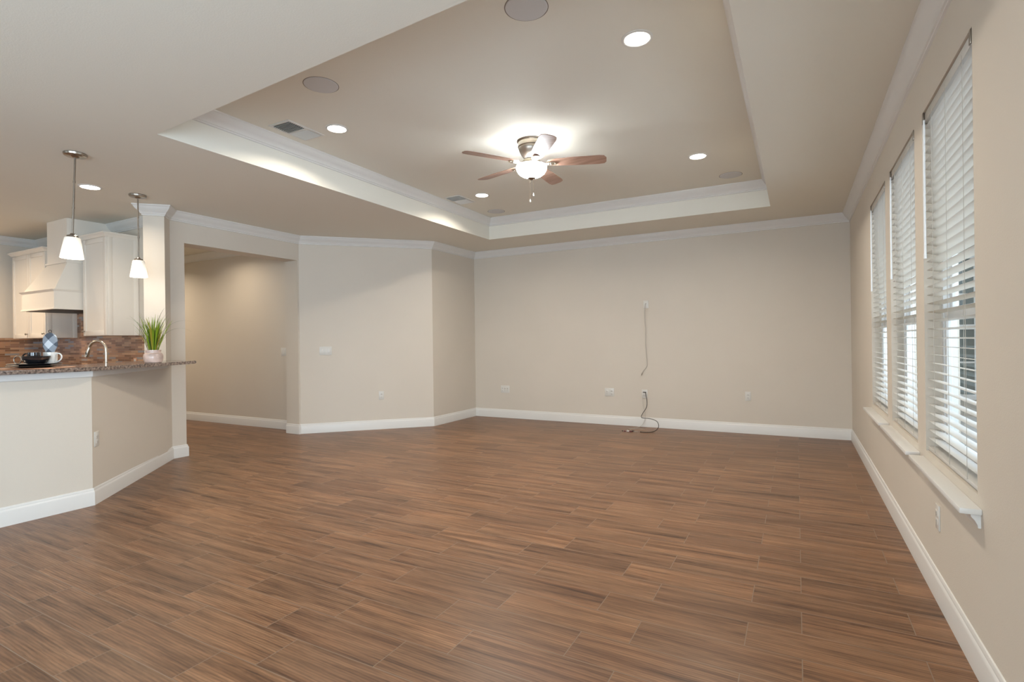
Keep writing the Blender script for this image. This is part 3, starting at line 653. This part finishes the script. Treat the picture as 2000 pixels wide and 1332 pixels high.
# ------------------------------------------------------------------ kitchen
def shaker_door(parent, x0, x1, yf, z0, z1, knob=None, nm='door'):
    """door on a front facing -y at y = yf"""
    b = B(); g = 0.002; th = 0.018; s = 0.055
    X0, X1, Z0, Z1 = x0+g, x1-g, z0+g, z1-g
    add_box(b, X0, X0+s, yf-th, yf, Z0, Z1, 0.002); add_box(b, X1-s, X1, yf-th, yf, Z0, Z1, 0.002)
    add_box(b, X0+s, X1-s, yf-th, yf, Z0, Z0+s, 0.002); add_box(b, X0+s, X1-s, yf-th, yf, Z1-s, Z1, 0.002)
    add_box(b, X0+s, X1-s, yf-th+0.010, yf, Z0+s, Z1-s)
    d = obj(nm, b, M['cabinet'], parent)
    if knob:
        b = B(); add_lathe(b, [(0, 0), (0.005, 0), (0.005, 0.012), (0.013, 0.018), (0.014, 0.024), (0.009, 0.029), (0, 0.030)], 18, mtx=Matrix.Translation((knob[0], yf-th, knob[1])) @ Matrix.Rotation(radians(90), 4, 'X')); obj('knob', b, M['nickel'], d)
def upper_cabinet(label, x0, x1, ndoor, z0, z1, knobs):
    t = thing('wall_cabinet', label, 'kitchen cabinet', ((x0+x1)/2, YK, z0)); cx_ = (x0+x1)/2
    yb, yf = -0.004, -0.320; hw = (x1-x0)/2; hh = z1-z0
    b = B(); add_box(b, -hw, hw, yf, yb, 0, hh, 0.001)
    add_box(b, hw-0.001, hw+0.004, yf, yf+0.045, 0, hh, 0.001); add_box(b, hw-0.001, hw+0.004, yb-0.05, yb, 0, hh, 0.001)
    obj('body', b, M['cabinet'], t)
    for k in range(ndoor):
        a = -hw+2*hw*k/ndoor; c = -hw+2*hw*(k+1)/ndoor
        kx = c-0.035 if knobs[k] == 'r' else a+0.035
        shaker_door(t, a, c, yf, 0.0, hh-0.01, (kx, 0.055))
    b = B(); pr = [(0, 0), (0.006, 0.0), (0.012, 0.012), (0.026, 0.030), (0.034, 0.036), (0.034, 0.050), (0, 0.050)]
    path = [(-hw, yb), (-hw, yf-0.02), (hw, yf-0.02), (hw, yb)]; ns = [(-1, 0), (-1, -1), (1, -1), (1, 0)]
    rr = [[b.verts.new((p[0]+n_[0]*d, p[1]+n_[1]*d, hh-0.012+z)) for d, z in pr] for p, n_ in zip(path, ns)]
    for A0, A1 in zip(rr, rr[1:]):
        for q in range(len(pr)): b.faces.new((A0[q], A0[(q+1) % len(pr)], A1[(q+1) % len(pr)], A1[q]))
    b.faces.new(rr[0]); b.faces.new(rr[-1][::-1])
    obj('crown_moulding', b, M['cabinet'], t)
    return t
upper_cabinet('cream upper cabinet right of the range hood, its side panel facing the room', -7.345, -6.82, 1, 1.373, 2.50, ['l'])
upper_cabinet('cream two-door upper cabinet left of the range hood', -9.25, -8.30, 2, 1.366, 2.47, ['r', 'r'])

t = thing('range_hood', 'cream wooden range hood with flared canopy and straight chimney', 'range hood', (-7.75, YK, 1.68))
def hx(x): return x+7.75
yk = -0.004
def frus(b, lo, hi, z0, z1):
    A0 = [b.verts.new((hx(x), y-YK, z0)) for x, y in lo]; A1 = [b.verts.new((hx(x), y-YK, z1)) for x, y in hi]
    for i in range(4): b.faces.new((A0[i], A0[(i+1) % 4], A1[(i+1) % 4], A1[i]))
    b.faces.new(A0[::-1]); b.faces.new(A1)
Yk = YK-0.004
b = B(); frus(b, [(-7.89, 2.935), (-7.395, 2.935), (-7.395, Yk), (-7.89, Yk)], [(-7.89, 2.935), (-7.395, 2.935), (-7.395, Yk), (-7.89, Yk)], 0.56, H-1.68-0.001); obj('chimney', b, M['cabinet'], t)
b = B(); frus(b, [(-7.905, 2.92), (-7.383, 2.92), (-7.383, Yk), (-7.905, Yk)], [(-7.905, 2.92), (-7.383, 2.92), (-7.383, Yk), (-7.905, Yk)], 0.545, 0.565)
obj('neck_moulding', b, M['cabinet'], t)
b = B(); frus(b, [(-8.19, 2.81), (-7.385, 2.81), (-7.385, Yk), (-8.19, Yk)], [(-7.89, 2.935), (-7.395, 2.935), (-7.395, Yk), (-7.89, Yk)], 0.225, 0.548); obj('canopy', b, M['cabinet'], t)
b = B(); frus(b, [(-8.20, 2.80), (-7.375, 2.80), (-7.375, Yk), (-8.20, Yk)], [(-8.20, 2.80), (-7.375, 2.80), (-7.375, Yk), (-8.20, Yk)], 0.012, 0.215)
frus(b, [(-8.215, 2.785), (-7.362, 2.785), (-7.362, Yk), (-8.215, Yk)], [(-8.205, 2.795), (-7.372, 2.795), (-7.372, Yk), (-8.205, Yk)], 0.0, 0.02)
frus(b, [(-8.205, 2.795), (-7.370, 2.795), (-7.370, Yk), (-8.205, Yk)], [(-8.225, 2.775), (-7.356, 2.775), (-7.356, Yk), (-8.225, Yk)], 0.205, 0.225)
obj('valance_band', b, M['cabinet'], t)
b = B(); add_box(b, hx(-8.17), hx(-7.40), 2.83-YK, -0.03, -0.004, 0.004); obj('filter_panel', b, M['steel_dark'], t)

b = B(); add_box(b, XK+0.008, -6.41, YK-0.008, YK, 0.92, 1.372); add_box(b, -8.30, -7.345, YK-0.008, YK, 1.372, 1.70)
tag(obj('backsplash', b, M['mosaic']), 'brown stone and glass mosaic backsplash on the cabinet wall', 'backsplash')
b = B(); add_box(b, XK, XK+0.008, 0.5, YK, 0.92, 1.38)
tag(obj('backsplash', b, M['mosaic']), 'brown mosaic backsplash on the far left kitchen wall', 'backsplash')
t = plate('wall_outlet', 'dark outlet set in the mosaic backsplash behind the faucet', 'outlet', (-6.90, YK-0.008, 1.06), 0, ['outlet'], h=0.10)
t.children[0].data.materials[0] = M['copper']
# base cabinets and worktop along the cabinet wall (mostly hidden by the bar)
t = thing('base_cabinet', 'cream base cabinet run below the range hood, behind the bar', 'kitchen cabinet', (-7.9, YK, 0))
b = B(); add_box(b, -1.45, 1.45, -0.60, -0.012, 0.10, 0.88); add_box(b, -1.45, 1.45, -0.54, -0.012, 0.0, 0.10); obj('body', b, M['cabinet'], t)
for k in range(4): shaker_door(t, -1.45+k*0.725, -1.45+(k+1)*0.725, -0.60, 0.12, 0.87, (-1.45+k*0.725+0.04, 0.80))
b = B(); add_box(b, -9.36, -6.44, YK-0.64, YK-0.010, 0.88, 0.915, 0.004)
tag(obj('kitchen_worktop', b, M['granite']), 'low brown granite worktop along the cabinet wall', 'worktop')
t = thing('sink_cabinet', 'cream base cabinet with sink worktop on the kitchen side of the bar', 'kitchen cabinet', (0, 0, 0))
sk = [(xin-0.004, -1.2), (xin-0.004, KIN[1]-0.002), (-6.10, 3.04), (-6.50, 2.62), (-5.72, 1.80), (-5.72, -1.2)]
b = B(); add_prism(b, sk, 0.0, 0.88); obj('body', b, M['cabinet'], t)
b = B(); add_prism(b, [(xin-0.004, -1.2), (xin-0.004, KIN[1]-0.002), (-6.10, 3.04), (-6.52, 2.60), (-5.75, 1.79), (-5.75, -1.2)], 0.88, 0.915); obj('worktop', b, M['granite'], t)

# faucet : gooseneck pull-down
fd = 5.25; fdir = (f_*1.0 + r_*((207-1000)/1031.6)); fp = Vector((fdir.x*fd, fdir.y*fd, 0.915))
t = thing('kitchen_faucet', 'brushed nickel gooseneck faucet arching above the bar top', 'faucet', fp, 0)
side = -r_
b = B(); add_lathe(b, [(0, 0), (0.028, 0), (0.028, 0.006), (0.020, 0.012), (0.018, 0.06), (0.0, 0.062)], 24); obj('base', b, M['nickel_light'], t)
arc = [Vector((0, 0, 0.05)), Vector((0, 0, 0.28))]
for k in range(1, 13):
    a = pi*k/12*0.90; arc.append(Vector((0, 0, 0.30))+side*(0.085*(1-cos(a)))+Vector((0, 0, 0.088*sin(a))))
b = B(); add_tube(b, smooth_pts(arc, 2), 0.0135, 14); obj('neck', b, M['nickel_light'], t)
e0 = arc[-1]; dr = (side*0.32+Vector((0, 0, -1))).normalized()
b = B(); add_tube(b, [e0-dr*0.005, e0+dr*0.012, e0+dr*0.035, e0+dr*0.10], 0.0125, 14, 0.021); sp = obj('spray_head', b, M['nickel_light'], t)
b = B(); add_box(b, -0.006, 0.006, -0.004, 0.004, -0.014, 0.014, 0.001); pb = obj('spray_button', b, M['plastic_dark'], sp); pb.location = e0+dr*0.062-f_*0.0175
b = B(); add_tube(b, [Vector((0, 0, 0.045)), r_*0.05+Vector((0, 0, 0.055)), r_*0.10+Vector((0, 0, 0.085))], 0.007, 10, 0.005); obj('lever', b, M['nickel_light'], t)

# ------------------------------------------------------------------ things on the bar
def at(px, d, z=BT):
    v = f_ + r_*((px-1000)/1031.6); return Vector((v.x*d, v.y*d, z))
PC = at(68, 4.03)
b = B(); add_lathe(b, [(0, 0.0), (0.236, 0.0), (0.240, 0.0025), (0.236, 0.005), (0, 0.005)], 64, PC)
tag(obj('charger_placemat', b, M['copper']), 'round copper-coloured placemat on the bar under the black plates', 'placemat')
z0 = 0.0055
pl_prof = [(0, 0), (0.090, 0), (0.096, 0.003), (0.125, 0.008), (0.160, 0.013), (0.166, 0.015), (0.164, 0.018), (0.125, 0.012), (0.092, 0.008), (0, 0.007)]
b = B(); add_lathe(b, pl_prof, 64, PC+Vector((0, 0, z0))); tag(obj('dinner_plate', b, M['black']), 'lower of the two stacked black plates on the bar', 'plate', 'black plates on the bar')
b = B(); add_lathe(b, [(r*0.98, z) for r, z in pl_prof], 64, PC+Vector((0, 0, z0+0.0135))); tag(obj('dinner_plate', b, M['black']), 'upper of the two stacked black plates, carrying bowl and mugs', 'plate', 'black plates on the bar')
ZP = BT+z0+0.0135+0.0075
bo = at(70, 3.99, ZP)
b = B(); add_lathe(b, [(0, 0), (0.038, 0), (0.042, 0.006), (0.066, 0.018), (0.080, 0.040), (0.087, 0.066), (0.084, 0.067), (0.076, 0.042), (0.062, 0.022), (0, 0.012)], 48, bo)
tag(obj('bowl', b, M['black']), 'black glazed bowl standing on the black plates', 'bowl')
def mug(label, pos, ang, m, r, h):
    t = thing('mug', label, 'mug', pos, ang)
    b = B(); add_lathe(b, [(0, 0), (r*0.80, 0), (r*0.92, 0.006), (r, 0.03), (r, h), (r-0.004, h+0.001), (r-0.005, 0.03), (r*0.8, 0.008), (0, 0.007)], 40); obj('cup', b, m, t)
    b = B(); pts = [(r-0.004, 0, h*0.82), (r+0.022, 0, h*0.90), (r+0.042, 0, h*0.72), (r+0.040, 0, h*0.45), (r+0.020, 0, h*0.24), (r-0.006, 0, h*0.16)]
    add_tube(b, smooth_pts(pts, 6), 0.0052, 10); obj('handle', b, m, t)
    return t
yr = math.atan2(r_.y, r_.x)
wm = at(98, 4.10, ZP+0.001); mug('white mug with a checked mitt in it, handle to the right', wm, yr, M['white_ceramic'], 0.044, 0.092)
bm_ = at(66, 3.985, ZP+0.014); mug('black mug nested in the black bowl, handle to the left', bm_, yr+pi, M['black'], 0.040, 0.080)
M['smoke'] = mat('smoked_glass', (0.10, 0.08, 0.06), 0.08, coat=0.6)
sm = at(34, 4.16, BT+0.026); 
t = thing('ring_napkin_holder', 'small dark wire ring standing left of the black bowl', 'napkin ring', at(34, 4.0, BT+0.0335))
b = B(); ring = [Vector((0, 0, 0.032))+r_*0.029*cos(2*pi*k/24)+Vector((0, 0, 0.029*sin(2*pi*k/24))) for k in range(25)]
add_tube(b, ring, 0.0035, 8); obj('ring', b, M['nickel'], t)

# checked oven mitt standing in the white mug
t = thing('oven_mitt', 'grey and white checked mitt standing upright in the white mug', 'oven mitt', wm+Vector((0, 0, 0.012)), yr)
b = B(); secs = []
def mw(z):  # half width
    return 0.030 + 0.028*min(1, max(0, (z-0.078)/0.05)) if z < 0.17 else 0.058*sqrt(max(0.0, 1-((z-0.17)/0.062)**2))
zs = [0.0, 0.03, 0.06, 0.078, 0.09, 0.105, 0.13, 0.15, 0.17, 0.19, 0.205, 0.218, 0.227, 0.2305]
for z in zs:
    w_ = max(mw(z), 0.004); dpt = 0.016 if z < 0.15 else 0.016*max(0.25, w_/0.058)
    secs.append([b.verts.new((w_*cos(2*pi*k/28)+0.006*(z > 0.1)*0, dpt*sin(2*pi*k/28), z)) for k in range(28)])
for A0, A1 in zip(secs, secs[1:]):
    for k in range(28): b.faces.new((A0[k], A0[(k+1) % 28], A1[(k+1) % 28], A1[k]))
b.faces.new(secs[0][::-1]); b.faces.new(secs[-1])
obj('fabric_body', b, M['plaid'], t)
b = B(); add_tube(b, smooth_pts([(-0.004, 0, 0.228), (-0.010, 0, 0.245), (0.0, 0, 0.252), (0.010, 0, 0.245), (0.004, 0, 0.228)], 5), 0.0025, 6); obj('hanging_loop', b, M['cord'], t)

# potted grass
pp = at(299, 4.93)
t = thing('potted_grass', 'artificial grass plant in a small pinkish pot on the bar', 'potted plant', pp)
b = B(); add_lathe(b, [(0, 0), (0.062, 0), (0.070, 0.006), (0.078, 0.030), (0.080, 0.060), (0.074, 0.084), (0.066, 0.090), (0.060, 0.094), (0.060, 0.108), (0.064, 0.112), (0.064, 0.120), (0.058, 0.120), (0.056, 0.098), (0, 0.098)], 44)
pot = obj('pot', b, M['pot'], t)
b = B(); add_lathe(b, [(0, 0.104), (0.03, 0.103), (0.0565, 0.099)], 24); obj('soil', b, M['soil'], pot)
def blade_(b, base, az, lean, ln, curl, w):
    """a thin grass leaf: V-folded ribbon with thickness, arching outwards"""
    d = r_*cos(az)+f_*sin(az); n = 14; th = lean; p = Vector(base); rows = []
    for k in range(n+1):
        s = k/n; ww = w*(0.75+0.5*s)*(1-s**3.0)+0.0004; sd = Vector((0, 0, 1)).cross(d).normalized()
        tang = Vector((0, 0, cos(th)))+d*sin(th); nn = sd.cross(tang).normalized()
        rows.append([b.verts.new(p-sd*ww), b.verts.new(p+nn*ww*0.35), b.verts.new(p+sd*ww), b.verts.new(p-nn*(0.0004-ww*0.20))])
        p = p+tang*ln/n; th += curl/n*(0.3+1.4*s)
    for a, c in zip(rows, rows[1:]):
        for q in range(4): b.faces.new((a[q], a[(q+1) % 4], c[(q+1) % 4], c[q]))
    b.faces.new(rows[0][::-1]); b.faces.new(rows[-1])
rg = random.Random(11)
for nm, mm, cnt, lo, hi in (('leaves', 'leaf', 84, 0.20, 0.37), ('leaves', 'leaf_yellow', 48, 0.16, 0.34), ('leaves', 'leaf_dark', 22, 0.12, 0.38)):
    b = B()
    for k in range(cnt):
        az = rg.uniform(0, 2*pi); rr = rg.uniform(0.0, 0.042)
        base = Vector((0, 0, 0.102))+(r_*cos(az)+f_*sin(az))*rr
        blade_(b, base, az, rg.uniform(0.02, 0.36)*(0.3+rr/0.045), rg.uniform(lo, hi), rg.uniform(0.0, 0.75), rg.uniform(0.0022, 0.0042))
    obj(nm, b, M[mm], t)
b = B()
for az, lean, ln, curl in ((0.05, 0.42, 0.46, 2.1), (0.15, 0.28, 0.50, 1.9), (pi-0.1, 0.38, 0.42, 0.7), (pi+0.1, 0.18, 0.42, 1.4), (0.9, 0.12, 0.44, 0.7), (0.1, 0.22, 0.38, 0.5), (-0.4, 0.1, 0.45, 0.9)):
    blade_(b, (0, 0, 0.102), az, lean, ln, curl, 0.0026)
obj('arching_leaves', b, M['leaf_dark'], t)

# ------------------------------------------------------------------ outside the windows
b = B(); add_box(b, -30, 40, -30, 45, -0.30, -0.14)
struct('ground', b, M['grass'], 'lawn outside the windows', 'ground')
b = B(); add_box(b, XO, 5.2, 0.0, 11.0, -0.14, -0.06)
struct('patio', b, M['concrete'], 'pale concrete patio outside the right windows', 'patio')
NH = thing('neighbouring_house', 'grey stuccoed house wing with large gridded windows seen through the blinds', 'house', (0.9, 11.0, -0.14))
b = B(); add_box(b, 0, 4.6, 0, 5.0, 0, 3.2); obj('wall', b, M['stucco'], NH)
b = B(); A0 = [b.verts.new(v) for v in ((-0.3, -0.5, 3.2), (5.0, -0.5, 3.2), (5.0, 5.4, 3.2), (-0.3, 5.4, 3.2))]; A1 = [b.verts.new(v) for v in ((1.4, 2.2, 4.6), (3.3, 2.2, 4.6))]
b.faces.new(A0[::-1]); b.faces.new((A0[0], A0[1], A1[1], A1[0])); b.faces.new((A0[1], A0[2], A1[1])); b.faces.new((A0[2], A0[3], A1[0], A1[1])); b.faces.new((A0[3], A0[0], A1[0])); obj('roof', b, M['roof'], NH)
for x0, x1 in ((0.30, 1.00), (1.2, 2.9)):
    b = B()
    for a in ((x0, x0+0.07, 0.35, 2.7), (x1-0.07, x1, 0.35, 2.7)): add_box(b, a[0], a[1], -0.04, 0.02, a[2], a[3])
    for a in ((0.35, 0.43), (2.62, 2.7), (1.48, 1.56)): add_box(b, x0+0.07, x1-0.07, -0.04, 0.02, *a)
    nx = 2 if x1-x0 < 1 else 4
    for k in range(1, nx): x = x0+(x1-x0)*k/nx; add_box(b, x-0.016, x+0.016, -0.035, 0.02, 0.43, 2.62)
    for z in (0.95, 2.05): add_box(b, x0+0.07, x1-0.07, -0.033, 0.02, z-0.014, z+0.014)
    w = obj('window', b, M['vinyl'], NH)
    b = B(); add_box(b, x0+0.05, x1-0.05, -0.012, 0.01, 0.40, 2.65); obj('pane', b, M['teal_glass'], w)
b = B()
for k in range(60):
    add_box(b, 6.0, 6.02, -8+k*0.30, -8+k*0.30+0.285, -0.14, 1.75)
add_box(b, 6.02, 6.06, -8, 10, 0.2, 0.29); add_box(b, 6.02, 6.06, -8, 10, 1.4, 1.49)
tag(obj('garden_fence', b, M['fence']), 'weathered wooden board fence beyond the patio', 'fence')
